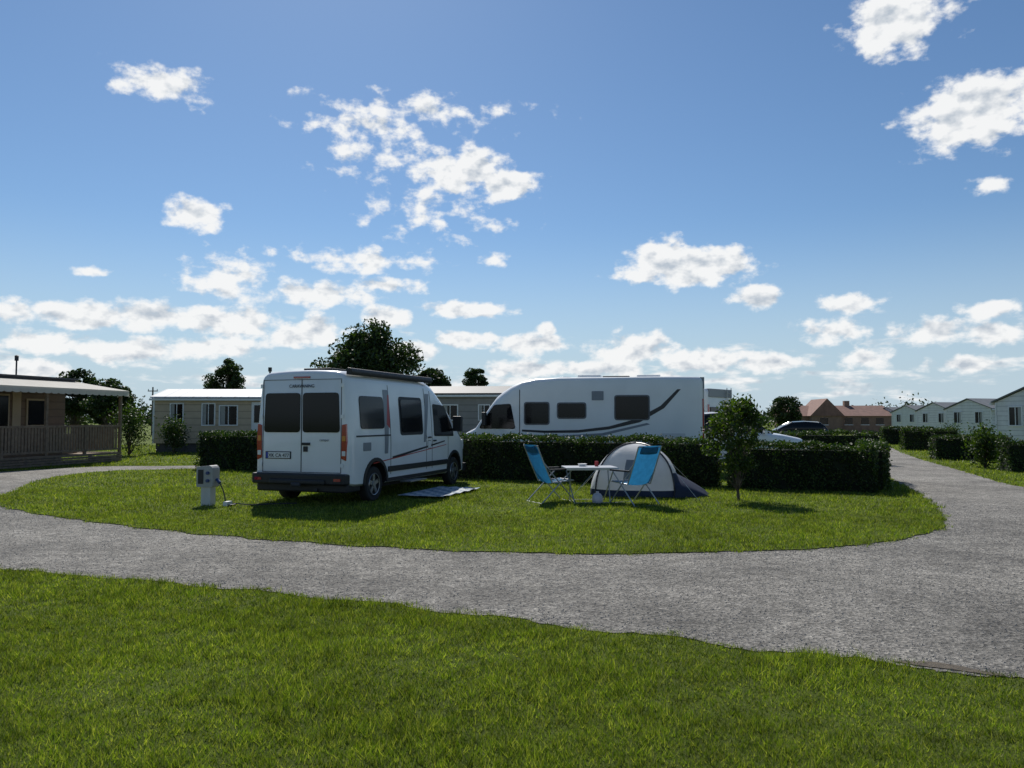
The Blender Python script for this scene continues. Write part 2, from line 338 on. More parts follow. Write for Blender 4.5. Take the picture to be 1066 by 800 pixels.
# ------------------------------------------------------------------ vehicle loft
def make_loft(st,side_fn,mb_,mt,top_glass=None,glass=None,nz=9):
    rings=[]
    for (y,zb,zt,hw,tum,r,cr) in st:
        r=min(r,(zt-zb)*.4,hw*.6); pts=[(hw-.05,zb)]
        for z in np.linspace(zb+.04,zt-r,nz): pts.append((hw-tum*max(0,z-1.1)**1.5,z))
        xs=pts[-1][0]; xc=xs-r
        for a in (22,45,67,90): pts.append((xc+r*math.cos(R(a)),zt-r+r*math.sin(R(a))))
        for t in (.33,.66,1): pts.append((xc*(1-t),zt+cr*(1-(1-t)**2)))
        full=pts+[(-x,z) for x,z in pts[-2::-1]]
        rings.append([(x,y,z) for x,z in full])
    k=len(rings[0]); v=[p for r_ in rings for p in r_]
    f1=[];f2=[]
    for i in range(len(st)-1):
        for j in range(k):
            q=(i*k+j,i*k+(j+1)%k,(i+1)*k+(j+1)%k,(i+1)*k+j)
            if top_glass and top_glass[0]<=st[i][0] and st[i+1][0]<=top_glass[1] and nz+3<=j<k-nz-4: f2.append(q)
            else: f1.append(q)
    f1.append(tuple(range(k))); f1.append(tuple(range((len(st)-1)*k,len(st)*k)))
    mb_.add(v,f1,mt)
    if f2:
        o=len(mb_.v)-len(v); i=mb_.mi(glass)
        for a in f2: mb_.f.append(tuple(o+q for q in a)); mb_.m.append(i)
def panel(name,poly,mapfn,mt,parent,thick=.01,dy=.25,dz=.1):
    bm=bmesh.new(); vs=[bm.verts.new((p[0],p[1],0)) for p in poly]; bm.faces.new(vs)
    us=[p[0] for p in poly]; ws=[p[1] for p in poly]
    u=min(us)+dy
    while u<max(us): bmesh.ops.bisect_plane(bm,geom=bm.verts[:]+bm.edges[:]+bm.faces[:],plane_co=(u,0,0),plane_no=(1,0,0)); u+=dy
    u=min(ws)+dz
    while u<max(ws): bmesh.ops.bisect_plane(bm,geom=bm.verts[:]+bm.edges[:]+bm.faces[:],plane_co=(0,u,0),plane_no=(0,1,0)); u+=dz
    for v_ in bm.verts: v_.co=Vector(mapfn(v_.co.x,v_.co.y))
    me=bpy.data.meshes.new(name); bm.to_mesh(me); bm.free(); me.materials.append(mt)
    o=link(name,me,parent); s_=o.modifiers.new('s','SOLIDIFY'); s_.thickness=thick; s_.offset=0
    return o
def cut_arches(obj,centers,rad,mt,inner,outer_):
    for (y,z) in centers:
        for sx in (-1,1):
            mb_=MB(); mb_.cyl((sx*inner,y,z),(sx*outer_,y,z),rad,mt,n=36); c=mb_.build('cut')
            bo=obj.modifiers.new('bo','BOOLEAN'); bo.operation='DIFFERENCE'; bo.object=c; bo.solver='EXACT'
            try: bo.material_mode='TRANSFER'
            except: pass
            c.parent=obj.parent
            bpy.context.view_layer.update()
            dg=bpy.context.evaluated_depsgraph_get(); me=bpy.data.meshes.new_from_object(obj.evaluated_get(dg)); obj.modifiers.clear(); obj.data=me
            bpy.data.objects.remove(c)
def wheel(parent,name,x,y,r,side,rim=ALU):
    mb_=MB(); w_=.2
    p=[(r*.62,-w_/2),(r*.9,-w_/2),(r*.98,-w_/2+.02),(r,-w_/4),(r,w_/4),(r*.98,w_/2-.02),(r*.9,w_/2),(r*.62,w_/2-.01)]
    mb_.lathe((x,y,r),(side,0,0),p,RUB,36)
    mb_.lathe((x,y,r),(side,0,0),[(r*.64,w_/2-.008),(r*.58,w_/2-.002),(r*.55,w_/2-.045),(0.001,w_/2-.07)],BLKP,32)
    c=Vector((x+side*(w_/2-.03),y,r))
    for i in range(5):
        a=2*math.pi*i/5+.3; d_=Vector((0,math.cos(a),math.sin(a)))
        mb_.box(c+d_*r*.32,(.03,.075,r*.5),rim,Matrix.Rotation(a-math.pi/2,3,'X'))
    mb_.lathe(c,(side,0,0),[(r*.57,.028),(r*.61,.034),(r*.63,.02)],rim,32)
    mb_.cyl(c-Vector((side*.02,0,0)),c+Vector((side*.03,0,0)),r*.16,rim,n=16)
    return mb_.build(name,parent,smooth=35)
def text(name,s,size,loc,rot,mt,parent,ex=.002):
    cu=bpy.data.curves.new(name,'FONT'); cu.body=s; cu.size=size; cu.extrude=ex; cu.align_x='CENTER'; cu.materials.append(mt)
    o=link(name,cu,parent); o.location=loc; o.rotation_euler=rot; return o

# ================================================================== camper van
HV=math.atan2(.315,.95)
van=empty('camper_van',(-3.945,14.42,0),-HV)
T=.076
VS=[(0,.42,2.43,.965,T,.14,.02),(.02,.40,2.47,.985,T,.17,.03),(.07,.38,2.50,1.005,T,.2,.03),(.2,.36,2.51,1.022,T,.22,.03),(.8,.34,2.52,1.025,T,.22,.03),(1.6,.34,2.52,1.025,T,.22,.03),(2.4,.33,2.52,1.025,T,.22,.03),(3.2,.33,2.52,1.025,T,.22,.03),(3.6,.33,2.49,1.02,T,.24,.03),(3.9,.33,2.41,1.02,T,.26,.03),(4.15,.33,2.26,1.015,T,.26,.03),(4.4,.32,2.08,1.01,T,.2,.04),(4.8,.32,1.75,1.0,T,.14,.05),(5.15,.32,1.44,.99,T,.12,.06),(5.35,.31,1.34,.98,T,.14,.06),(5.65,.30,1.2,.95,T,.2,.05),(5.85,.30,1.05,.89,T,.22,.04),(5.96,.34,.9,.8,T,.2,.02),(5.99,.42,.78,.72,T,.12,.01)]
mb=MB(); make_loft(VS,None,mb,WHITE,(4.4,5.15),GLASS)
body=mb.build('body',van,smooth=40)
cut_arches(body,[(1.0,.36),(5.03,.36)],.43,BLKP,.72,1.3)
body.data.polygons.foreach_set('use_smooth',[True]*len(body.data.polygons)); body.data.set_sharp_from_angle(angle=R(40))
ys=[s_[0] for s_ in VS]; hs_=[s_[3] for s_ in VS]
def vside(side,off):
    def f(u,v): return (side*(np.interp(u,ys,hs_)-T*max(0,v-1.1)**1.5+off),u,v)
    return f
def vrear(off):
    def f(u,v): return (u,-off,v)
    return f
for nm,x in (('wheel_rr',.9),('wheel_rl',-.9)): wheel(van,nm,x,1.0,.345,1 if x>0 else -1)
for nm,x in (('wheel_fr',.89),('wheel_fl',-.89)): wheel(van,nm,x,5.03,.345,1 if x>0 else -1)
for sd_ in (1,-1):
    panel('side_window_rear',rr(.42,1.42,1.36,2.05,.09),vside(sd_,.008),GLASS,van,.014)
    panel('door_window',rr(2.12,1.33,3.12,2.02,.08),vside(sd_,.01),GLASS,van,.018)
    panel('window_frame',rr(2.06,1.27,3.18,2.08,.1),vside(sd_,.003),BLKP,van,.008)
    panel('cab_window',rpoly([(3.78,1.22),(4.98,1.2),(4.93,1.36),(4.45,1.93),(3.78,1.96)],.06),vside(sd_,.006),GLASS,van,.012)
    panel('side_moulding',rr(1.5,.55,4.55,.66,.02),vside(sd_,.012),BLKP,van,.024)
    panel('sill',[(1.45,.36),(4.58,.36),(4.58,.43),(1.45,.43)],vside(sd_,.004),BLKP,van,.02)
    for yy,z0,z1 in ((1.62,.5,2.3),(3.35,.5,2.3),(3.66,.5,2.25),(4.62,.5,1.2)):
        panel('seam',[(yy,z0),(yy+.014,z0),(yy+.014,z1),(yy,z1)],vside(sd_,.002),SEAM,van,.004)
    panel('door_rail',[(0.25,1.27),(1.62,1.27),(1.62,1.30),(0.25,1.30)],vside(sd_,.004),SEAM,van,.008)
    panel('fuel_flap',rr(3.42,.95,3.6,1.13,.02),vside(sd_,.003),SEAM,van,.004)
    panel('fuel_flap_skin',rr(3.43,.96,3.59,1.12,.02),vside(sd_,.005),WHITE,van,.005)
    panel('service_hatch',rr(.5,1.0,.8,1.16,.02),vside(sd_,.004),GREYV,van,.006)
    for yy in (1.0,5.03):
        poly=[(yy+.50*math.cos(R(a)),.36+.50*math.sin(R(a))) for a in range(0,181,12)]+[(yy+.43*math.cos(R(a)),.36+.43*math.sin(R(a))) for a in range(180,-1,-12)]
        panel('wheel_arch',poly,vside(sd_,.008),BLKP,van,.02,dz=9,dy=9)
    panel('graphic_grey',[(1.36,.92),(1.50,.92),(1.62,2.2),(1.40,2.2)],vside(sd_,.0035),GREYV,van,.003)
    panel('graphic_red',[(1.47,1.5),(1.60,1.42),(1.64,2.1),(1.58,2.1)],vside(sd_,.005),RED,van,.003)
    panel('graphic_black',[(1.7,.80),(4.4,1.08),(4.4,1.11),(1.7,.85)],vside(sd_,.004),BLKV,van,.003)
    panel('graphic_red_line',[(.9,.74),(4.5,1.0),(4.5,1.015),(.9,.76)],vside(sd_,.005),RED,van,.003)
    panel('graphic_swoosh',[(3.2,1.1),(3.3,1.1),(3.62,2.18),(3.4,2.18)],vside(sd_,.0042),GREYV,van,.003)
    mb=MB()
    mb.box((sd_*1.04,3.5,1.2),(.03,.16,.035),BLKP); mb.box((sd_*1.04,3.78,1.12),(.03,.16,.035),BLKP)
    mb.box((sd_*1.16,4.85,1.5),(.22,.12,.36),BLKP); mb.box((sd_*1.04,4.88,1.36),(.12,.06,.06),BLKP)
    mb.build('mirror_and_handles',van,bevel=.015)
    mb=MB()
    mb.prism([(.86,.88),(.955,.84),(.972,1.2),(.955,1.52),(.87,1.5)],lambda p:(sd_*p[0],-.022,p[1]),lambda p:(sd_*(p[0]+.022),.11,p[1]),REDL)
    mb.b2((sd_*.875,-.028,1.2),(sd_*.95,-.018,1.30),ORL); mb.b2((sd_*.875,-.028,.93),(sd_*.95,-.018,1.02),PLATE)
    mb.build('tail_light',van,bevel=.01)
    x0,x1=sorted((sd_*.03,sd_*.82))
    panel('rear_window',rpoly([(x0,1.36),(x1,1.36),(x1-(.03 if sd_>0 else 0),2.1),(x0+(.03 if sd_<0 else 0),2.1)],.07),vrear(.008),GLASS,van,.014)
    h0,h1=sorted((sd_*.85,sd_*.90))
    for zz in (.72,1.62,2.2): panel('door_hinge',rr(h0,zz,h1,zz+.07,.01),vrear(.012),WHITE,van,.02)
mb=MB()
mb.b2((-.008,-.006,.62),(.008,.01,2.36),SEAM)
for x in (-.845,.845): mb.b2((x-.006,-.005,.62),(x+.006,.01,2.34),SEAM)
mb.b2((-.85,-.005,2.345),(.85,.01,2.355),SEAM); mb.b2((-.85,-.005,.61),(.85,.01,.622),SEAM)
mb.build('rear_seams',van)
mb=MB(); mb.b2((-1.0,-.13,.40),(1.0,.12,.60),BLKP); mb.b2((-.6,-.17,.40),(.6,-.10,.50),BLKP); mb.b2((-.98,.0,.25),(.98,.5,.41),BLKP)
mb.b2((-.1,-.2,.36),(.1,-.14,.44),SEAM); mb.build('rear_bumper',van,bevel=.03)
mb=MB(); mb.b2((-.99,.14,.6),(-.9,.52,.44),BLKP); mb.b2((.9,.14,.6),(.995,.52,.44),BLKP); mb.build('bumper_corner',van,bevel=.02)
for x in (-.85,.85):
    mb=MB(); mb.b2((x-.07,-.145,.47),(x+.07,-.13,.52),REDL); mb.build('reflector',van)
mb=MB(); mb.b2((-.78,-.012,.86),(-.22,.01,1.0),BLKP); mb.b2((-.76,-.02,.875),(-.24,-.011,.985),PLATE); mb.b2((-.76,-.022,.875),(-.715,-.0205,.985),mat('plate_blue',(.02,.05,.35),.4)); mb.build('number_plate',van,bevel=.003)
text('plate_text','XK CA 477',.095,(-.48,-.024,.895),(R(90),0,0),BLKV,van)
mb=MB(); mb.b2((-.18,-.02,2.375),(.18,.01,2.41),REDL); mb.b2((.03,-.035,1.12),(.19,.0,1.17),BLKP); mb.b2((.05,-.02,1.0),(.14,.0,1.1),BLKP); mb.build('door_furniture',van,bevel=.006)
text('lettering','CARAVANING',.085,(0,-.012,2.2),(R(90),0,0),SEAM,van)
text('door_lettering','camper',.07,(.5,-.012,1.2),(R(90),0,0),GREYV,van)
mb=MB()
mb.prism(rpoly([(.86,2.44),(.97,2.43),(.99,2.5),(.97,2.56),(.88,2.57)],.03),lambda p:(p[0],.12,p[1]),lambda p:(p[0],3.75,p[1]),BLKP)
mb.b2((-.3,.5,2.54),(.3,1.1,2.6),BLKP); mb.b2((-.35,1.4,2.56),(.35,2.6,2.59),mat('solar_panel',(.02,.025,.05),.15,coat=1)); mb.b2((-.3,2.9,2.54),(.3,3.4,2.60),WHITE)
mb.build('roof_equipment',van,bevel=.012)
mb=MB(); mb.b2((-.6,5.98,.5),(.6,6.0,.85),BLKP); mb.b2((-.95,5.75,.3),(.95,5.93,.5),BLKP)
for s_ in (-1,1): mb.b2((s_*.72,5.75,.85),(s_*.9,5.86,1.1),PLATE)
mb.build('front_grille',van,bevel=.02)
mb=MB(); mb.b2((-.7,.3,.22),(.7,5.6,.36),BLKP); mb.cyl((-.7,1,.345),(.7,1,.345),.05,BLKP); mb.cyl((.35,-.05,.3),(.35,.5,.3),.03,SEAM); mb.build('underbody',van)
mb=MB(); mb.b2((1.0,2.1,.3),(1.25,2.9,.33),ALU); mb.build('door_step',van,bevel=.005)

def vl(x,y,z=0): return (-3.945+x*.95+y*.315,14.42-x*.315+y*.95,z)
rug=empty('outdoor_mat',vl(0,0,0),-HV)
m,n_,b=nt_new('mat_weave'); tcx=n_.nodes.new('ShaderNodeTexCoord'); ck=n_.nodes.new('ShaderNodeTexChecker'); ck.inputs['Scale'].default_value=5
ck.inputs['Color1'].default_value=(.48,.50,.50,1); ck.inputs['Color2'].default_value=(.18,.24,.30,1); n_.links.new(tcx.outputs['Object'],ck.inputs['Vector']); n_.links.new(ck.outputs[0],b.inputs['Base Color']); b.inputs['Roughness'].default_value=.8
me=bpy.data.meshes.new('mat_sheet'); vv=[];ff=[]
for i in range(13):
    for j in range(25): vv.append((1.15+1.0*i/12,1.7+2.1*j/24,.066+.01*math.sin(i*1.7)*math.sin(j*1.1)))
for i in range(12):
    for j in range(24): a=i*25+j; ff.append((a,a+1,a+26,a+25))
me.from_pydata(vv,[],ff); me.materials.append(m); o=link('mat_sheet',me,rug); s_=o.modifiers.new('s','SOLIDIFY'); s_.thickness=.006

# ================================================================== motorhomes
def motorhome(loc,th,name='motorhome'):
    mh=empty(name,loc,th)
    ST=[(0,.5,2.72,1.08,0,.1,.0),(.03,.45,2.8,1.11,0,.12,.0),(.1,.42,2.84,1.13,0,.12,.01),(1,.4,2.86,1.14,0,.12,.01),(4.2,.4,2.86,1.14,0,.12,.01),(4.9,.4,2.83,1.14,0,.16,.01),(5.3,.4,2.76,1.135,0,.2,.02),(5.65,.4,2.62,1.12,0,.25,.03),(5.95,.4,2.44,1.08,0,.3,.04),(6.12,.4,2.30,1.05,0,.28,.04),(6.35,.4,1.98,1.02,.03,.16,.05),(6.68,.4,1.5,1.0,.03,.12,.06),(6.8,.38,1.34,.98,0,.14,.06),(7.1,.36,1.2,.93,0,.18,.05),(7.3,.36,1.0,.85,0,.18,.02),(7.36,.42,.8,.75,0,.1,.01)]
    mb=MB(); make_loft(ST,None,mb,WHITE2,(6.12,6.68),GLASS); bd=mb.build('body',mh,smooth=40)
    cut_arches(bd,[(1.9,.36),(6.1,.36)],.43,BLKP,.8,1.4)
    bd.data.polygons.foreach_set('use_smooth',[True]*len(bd.data.polygons)); bd.data.set_sharp_from_angle(angle=R(40))
    yy=[s[0] for s in ST]; hh=[s[3] for s in ST]
    def ms(side,off):
        def f(u,v): return (side*(np.interp(u,yy,hh)+off),u,v)
        return f
    for i,(x,y) in enumerate(((1,1.9),(-1,1.9),(1,6.1),(-1,6.1))): wheel(mh,'wheel_%d'%i,x*.98,y,.345,x)
    FR=mat('window_frame_grey',(.12,.12,.13),.5)
    for s in (-1,1):
        for (a,z0,b_,z1) in ((4.5,1.48,5.2,2.09),(3.4,1.66,4.2,2.07),(1.55,1.62,2.5,2.28)):
            panel('window_frame',rr(a-.04,z0-.04,b_+.04,z1+.04,.09),ms(s,.008),FR,mh,.014); panel('window',rr(a,z0,b_,z1,.07),ms(s,.018),GLASS,mh,.014)
        panel('cab_window',rpoly([(5.5,1.32),(6.66,1.32),(6.58,1.5),(6.18,2.05),(5.65,2.08)],.07),ms(s,.008),GLASS,mh,.012)
        panel('cab_seam',[(5.36,.5),(5.385,.5),(5.385,2.5),(5.36,2.5)],ms(s,.002),SEAM,mh,.004)
        panel('vent',rr(2.85,2.17,3.2,2.44,.02),ms(s,.01),GREYV,mh,.014)
        panel('hatch',rr(.5,.7,1.2,1.2,.03),ms(s,.004),mat('hatch_grey',(.6,.6,.6),.4),mh,.006)
        top=[(5.3,1.30),(4.6,1.27),(3.6,1.29),(2.7,1.40),(1.9,1.62),(1.2,2.0),(.72,2.48)]; bot=[(.62,2.48),(1.1,1.93),(1.8,1.52),(2.7,1.31),(3.6,1.21),(4.6,1.20),(5.3,1.24)]
        panel('swoosh_black',top+bot,ms(s,.0045),BLKV,mh,.003,dz=9,dy=9)
        panel('swoosh_grey',[(5.3,1.16),(4.2,1.12),(2.9,1.2),(1.6,1.5),(1.5,1.46),(2.9,1.12),(4.2,1.05),(5.3,1.1)],ms(s,.0045),GREYV,mh,.003,dz=9,dy=9)
        panel('skirt_grey',[(.05,.45),(1.4,.45),(1.4,.75),(.05,.75)],ms(s,.004),mat('skirt',(.35,.36,.38),.45),mh,.006)
        mb=MB(); mb.box((s*1.22,6.45,1.62),(.2,.12,.4),BLKP); mb.build('mirror',mh,bevel=.02)
        mb=MB(); mb.b2((s*1.0,-.03,1.0),(s*1.1,.02,2.2),REDL); mb.build('tail_light',mh,bevel=.01)
    mb=MB(); mb.b2((-1.05,-.05,2.5),(1.05,.08,2.83),mat('spoiler_grey',(.25,.26,.28),.4)); mb.b2((-.95,-.04,1.5),(-.2,.0,2.1),GLASS)
    mb.b2((-1.1,-.1,.42),(1.1,.05,.75),mat('bumper_grey',(.45,.45,.46),.5))
    for x in (.45,.85): mb.cyl((x,-.1,.9),(x,-.1,2.9),.018,ALU)
    for i in range(7): mb.cyl((.45,-.1,1.0+.28*i),(.85,-.1,1.0+.28*i),.014,ALU)
    mb.build('rear_equipment',mh,bevel=.01)
    mb=MB(); mb.b2((-.4,1.2,2.85),(.4,1.9,2.95),WHITE2); mb.b2((-.35,3,2.85),(.35,3.7,2.97),WHITE2); mb.b2((-.9,2.1,2.87),(-.2,2.9,2.9),BLKP); mb.cyl((.5,4.2,2.85),(.5,4.2,2.96),.2,WHITE2,n=20)
    mb.b2((1.0,1.2,2.62),(1.2,5,2.76),WHITE2)
    mb.build('roof_equipment',mh,bevel=.02)
    mb=MB(); mb.b2((-.9,.2,.3),(.9,6.8,.44),BLKP); mb.build('underbody',mh)
    return mh
motorhome((5.72,23.25,0),R(79))
motorhome((8.45,31.2,0),R(50))

# ================================================================== cars
def car(name,loc,th,paint,est=False):
    c=empty(name,loc,th)
    S=[(0,.4,.85,.7,0,.1,.01),(.05,.3,.95,.82,0,.12,.02),(.25,.25,1.0,.88,0,.1,.03),(1.2,.22,.98,.9,0,.1,.03),(2.8,.22,.95,.9,0,.1,.03),(3.4,.22,.9,.89,0,.14,.04),(4.0,.24,.8,.86,0,.18,.04),(4.25,.3,.68,.76,0,.14,.02),(4.3,.36,.6,.68,0,.08,.01)]
    mb=MB(); make_loft(S,None,mb,paint); b_=mb.build('body',c,smooth=40); cut_arches(b_,[(.8,.3),(3.45,.3)],.36,BLKP,.6,1.2)
    b_.data.polygons.foreach_set('use_smooth',[True]*len(b_.data.polygons)); b_.data.set_sharp_from_angle(angle=R(40))
    mb=MB(); make_loft([(.15,.9,1.0,.7,0,.05,.0),(.35,.9,1.28,.72,.3,.1,.02),(.6,.9,1.42,.76,.5,.1,.03),(1.4,.9,1.47,.78,.5,.1,.03),(2.1,.9,1.43,.78,.5,.1,.03),(2.6,.9,1.22,.78,.3,.08,.03),(3.1,.88,.95,.76,0,.03,.01)],None,mb,GLASS); mb.build('greenhouse',c,smooth=40)
    mb=MB(); mb.add([(-.56,.6,1.44),(.56,.6,1.44),(.58,1.4,1.49),(.56,2.05,1.45),(-.56,2.05,1.45),(-.58,1.4,1.49),(0,.6,1.475),(0,1.4,1.525),(0,2.05,1.485)],[(6,0,5,7),(1,6,7,2),(7,5,4,8),(2,7,8,3)],paint)
    for s in (-1,1):
        mb.cyl((s*.76,3.05,.93),(s*.57,2.1,1.45),.03,paint,n=8); mb.cyl((s*.78,1.5,.95),(s*.6,1.5,1.46),.035,paint,n=8); mb.cyl((s*.73,.25,.95),(s*.58,.6,1.43),.06,paint,n=8)
        mb.box((s*.97,2.75,.98),(.16,.1,.12),paint); mb.b2((s*.62,4.1,.58),(s*.8,4.22,.7),PLATE); mb.b2((s*.65,-.01,.7),(s*.83,.1,.88),REDL)
    mb.build('roof_and_details',c)
    for i,(x,y) in enumerate(((1,.8),(-1,.8),(1,3.45),(-1,3.45))): wheel(c,'wheel_%d'%i,x*.8,y,.3,x)
    return c
cc_=car('parked_car',(5.3,25.9,0),R(-86),WHITE); cc_.scale=(1.05,1.05,1.22)
car('parked_car',(18.5,45,0),R(80),mat('dark_paint',(.02,.022,.03),.3,coat=.6))

# ================================================================== hedges
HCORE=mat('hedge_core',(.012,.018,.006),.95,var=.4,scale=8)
HLEAF=leafmat('hedge_leaves',(.02,.04,.009),(.036,.066,.014),(.08,.11,.026),trans=.3,nscale=1.6,tcol=(.13,.16,.03),lo=.45,hi=1.5)
def hedge(p0,p1,h,wd,dens=700,ls=.032):
    p0=Vector(p0);p1=Vector(p1);d=(p1-p0);Ln=d.length;th=math.atan2(d.y,d.x)
    e_=empty('hedge',(p0.x,p0.y,0),th)
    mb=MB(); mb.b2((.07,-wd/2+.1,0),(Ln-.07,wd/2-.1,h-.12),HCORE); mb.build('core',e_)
    A=[('f',Ln*h),('b',Ln*h),('t',Ln*wd),('l',wd*h),('r',wd*h)];P=[]
    for k_,ar in A:
        n=int(ar*dens*(1.3 if k_ in 'ft' else 1)); u=rng.random(n);v=rng.random(n);o=rng.normal(0,.035,n)
        if k_=='f': q=np.stack([u*Ln,-wd/2+o+.04,v*h],1)
        if k_=='b': q=np.stack([u*Ln,wd/2+o-.04,v*h],1)
        if k_=='t': q=np.stack([u*Ln,(v-.5)*wd,h+o-.03],1)
        if k_=='l': q=np.stack([o+.03,(u-.5)*wd,v*h],1)
        if k_=='r': q=np.stack([Ln+o-.03,(u-.5)*wd,v*h],1)
        P.append(q)
    P=np.concatenate(P)
    bump_=.04*np.sin(P[:,0]*2.1+p0.x)+.025*np.sin(P[:,0]*5.3+P[:,2]*4)+.02*np.sin(P[:,0]*11+P[:,2]*7)
    P[:,2]+=bump_*(P[:,2]/h); P[:,1]+=np.sign(P[:,1])*(.05*np.sin(P[:,0]*3.3+P[:,2]*5)+.04*np.sin(P[:,0]*13+P[:,2]*9))
    n=int(Ln*50); q=np.stack([rng.random(n)*Ln,(rng.random(n)-.5)*wd,h+np.abs(rng.normal(0,.035,n))],1)
    leaves('foliage',np.concatenate([P,q]),ls,HLEAF,e_); return e_
hedge((-10,25.1),(-.6,20.85),1.18,.75,650,.036)
hedge((-.55,20.8),(4.9,18.35),1.13,.8,850,.032)
hedge((5.15,18.2),(8.0,16.95),1.03,.85,1000,.03)
hedge((8.05,17.2),(9.6,20.6),1.0,.6,600)
hedge((8.8,27.6),(13.0,27.4),1.15,.7,350,.045)
hedge((15.2,23.9),(19.5,23.2),.93,.8,700,.034)
hedge((16.9,31),(19.6,30.4),.95,.8,450,.04)
hedge((20.5,40.5),(23,40),1.1,.8,300,.05)
hedge((24,50),(27,49.4),1.1,.8,220,.06)

# ================================================================== trees
BARK=mat('bark',(.11,.085,.06),.9,var=.5,scale=14,bump=.6,bscale=40)
LEAF1=leafmat('young_leaves',(.025,.045,.01),(.045,.075,.016),(.09,.125,.026),trans=.38,nscale=2,tcol=(.15,.18,.03))
LEAF2=leafmat('dark_leaves',(.022,.038,.012),(.035,.058,.016),(.06,.09,.025),trans=.25,nscale=.4,tcol=(.12,.15,.03))
def tree(name,loc,H,cw,trunk_h,tr,ncl,nl,ls,lm,seed,rk=1.0):
    rs=np.random.default_rng(seed); e_=empty(name,(*loc,0),rs.uniform(0,6))
    mb=MB(); p=Vector((0,0,-.05)); segs=7; pts=[p.copy()]
    for i in range(segs):
        p=p+Vector((rs.normal(0,.03*tr*8),rs.normal(0,.03*tr*8),(H*.8)/segs)); pts.append(p.copy())
    for i in range(segs): mb.cyl(pts[i],pts[i+1],tr*(1-i/segs*.85),BARK,r1=tr*(1-(i+1)/segs*.85),n=8)
    C=[];ch=(H-trunk_h)/2; cc=trunk_h+ch
    for i in range(ncl):
        while True:
            q=rs.uniform(-1,1,3)
            if .15<np.linalg.norm(q)<1: break
        q=q/np.linalg.norm(q)*min(1.08,np.linalg.norm(q)**.5*rs.uniform(.8,1.12))
        wz=1-.22*q[2]
        P=np.array([q[0]*cw*.43*wz,q[1]*cw*.43*wz,cc+q[2]*ch*.88])
        t=min(max((P[2]-.3*H)/(H*.8),.2),.9); k_=int(t*segs); a=pts[k_]
        mid=(a+Vector(P))/2+Vector((0,0,-.03*H)); mb.cyl(a,mid,tr*.28,BARK,r1=tr*.18,n=5); mb.cyl(mid,Vector(P),tr*.18,BARK,r1=tr*.05,n=5)
        rad=cw*rs.uniform(.04,.10)*rk
        g_=rs.normal(0,1,(nl,3)); ln_=np.linalg.norm(g_,axis=1)[:,None]; g_=g_/ln_*np.minimum(ln_,1.8)
        C.append(P+g_*rad*np.array([1,1,.72]))
    mb.build('trunk',e_,smooth=50); leaves('crown',np.concatenate(C),ls,lm,e_); return e_
tree('young_tree',(4.42,15.05),2.2,1.3,.48,.03,60,85,.036,LEAF1,3,1.1)
tree('broadleaf_tree',(-11.0,60),9.0,7.4,2.0,.3,120,210,.14,LEAF2,11,1.05)
tree('broadleaf_tree',(-6.9,66),6.4,3.4,2.0,.2,50,170,.12,LEAF2,21)
tree('broadleaf_tree',(-26,70),7.7,3.7,1.6,.2,55,160,.12,LEAF2,12)
tree('broadleaf_tree',(-22.8,74),5.6,2.6,1.2,.15,30,120,.12,LEAF2,15)
tree('broadleaf_tree',(-3.2,70),6.7,2.9,1.8,.18,40,150,.11,LEAF2,13)
tree('broadleaf_tree',(-45.5,80),6.7,5.5,1.8,.2,60,150,.16,LEAF2,14)
tree('broadleaf_tree',(-37.5,72),5.4,4.2,1.2,.2,50,150,.14,LEAF2,16)
tree('broadleaf_tree',(-41,78),5.4,5,1.2,.2,50,150,.15,LEAF2,17)
tree('broadleaf_tree',(24.3,68),3.7,3.0,.8,.12,50,150,.1,LEAF2,18)
tree('broadleaf_tree',(10.6,42),3.0,1.8,.8,.1,30,120,.07,LEAF2,19)
def bush(loc,r,h,seed,n=2600,ls=.05,lm=None):
    rs=np.random.default_rng(seed); e_=empty('bush',(*loc,0)); mb=MB()
    C=[]
    for i in range(16):
        a=rs.uniform(0,6.28);q=rs.uniform(0,.7)*r; P=np.array([math.cos(a)*q,math.sin(a)*q,rs.uniform(.3,.8)*h]); mb.cyl((0,0,0),P,.02,BARK,r1=.008,n=5)
        C.append(P+rs.normal(0,1,(n//16,3))*np.array([r*.28,r*.28,h*.16]))
    C=np.concatenate(C); C[:,2]=np.abs(C[:,2]); mb.build('stems',e_); leaves('foliage',C,ls,lm or HLEAF,e_)
bush((15.6,25.4),.6,1.35,3,2600,.045,LEAF1); bush((-16.9,34),.9,2.2,4); bush((-15.6,35.5),.7,1.6,5); bush((26.8,47),.8,1.4,6); bush((-9.6,36.5),.9,1.1,8)
C=[]
for (y,x0,x1,hm) in ((190,-220,220,5.2),(320,-380,380,9)):
    x=x0
    while x<x1:
        h=hm*random.uniform(.35,1.0)*(1+.3*math.sin(x*.05)); wq=random.uniform(3,8)
        C.append(np.array([x,y+random.uniform(-8,8),h*.5])+rng.normal(0,1,(170,3))*np.array([wq*.4,2,h*.26])); x+=wq*.7
C=np.concatenate(C); C[:,2]=np.abs(C[:,2]); leaves('distant_trees',C,.6,LEAF2)

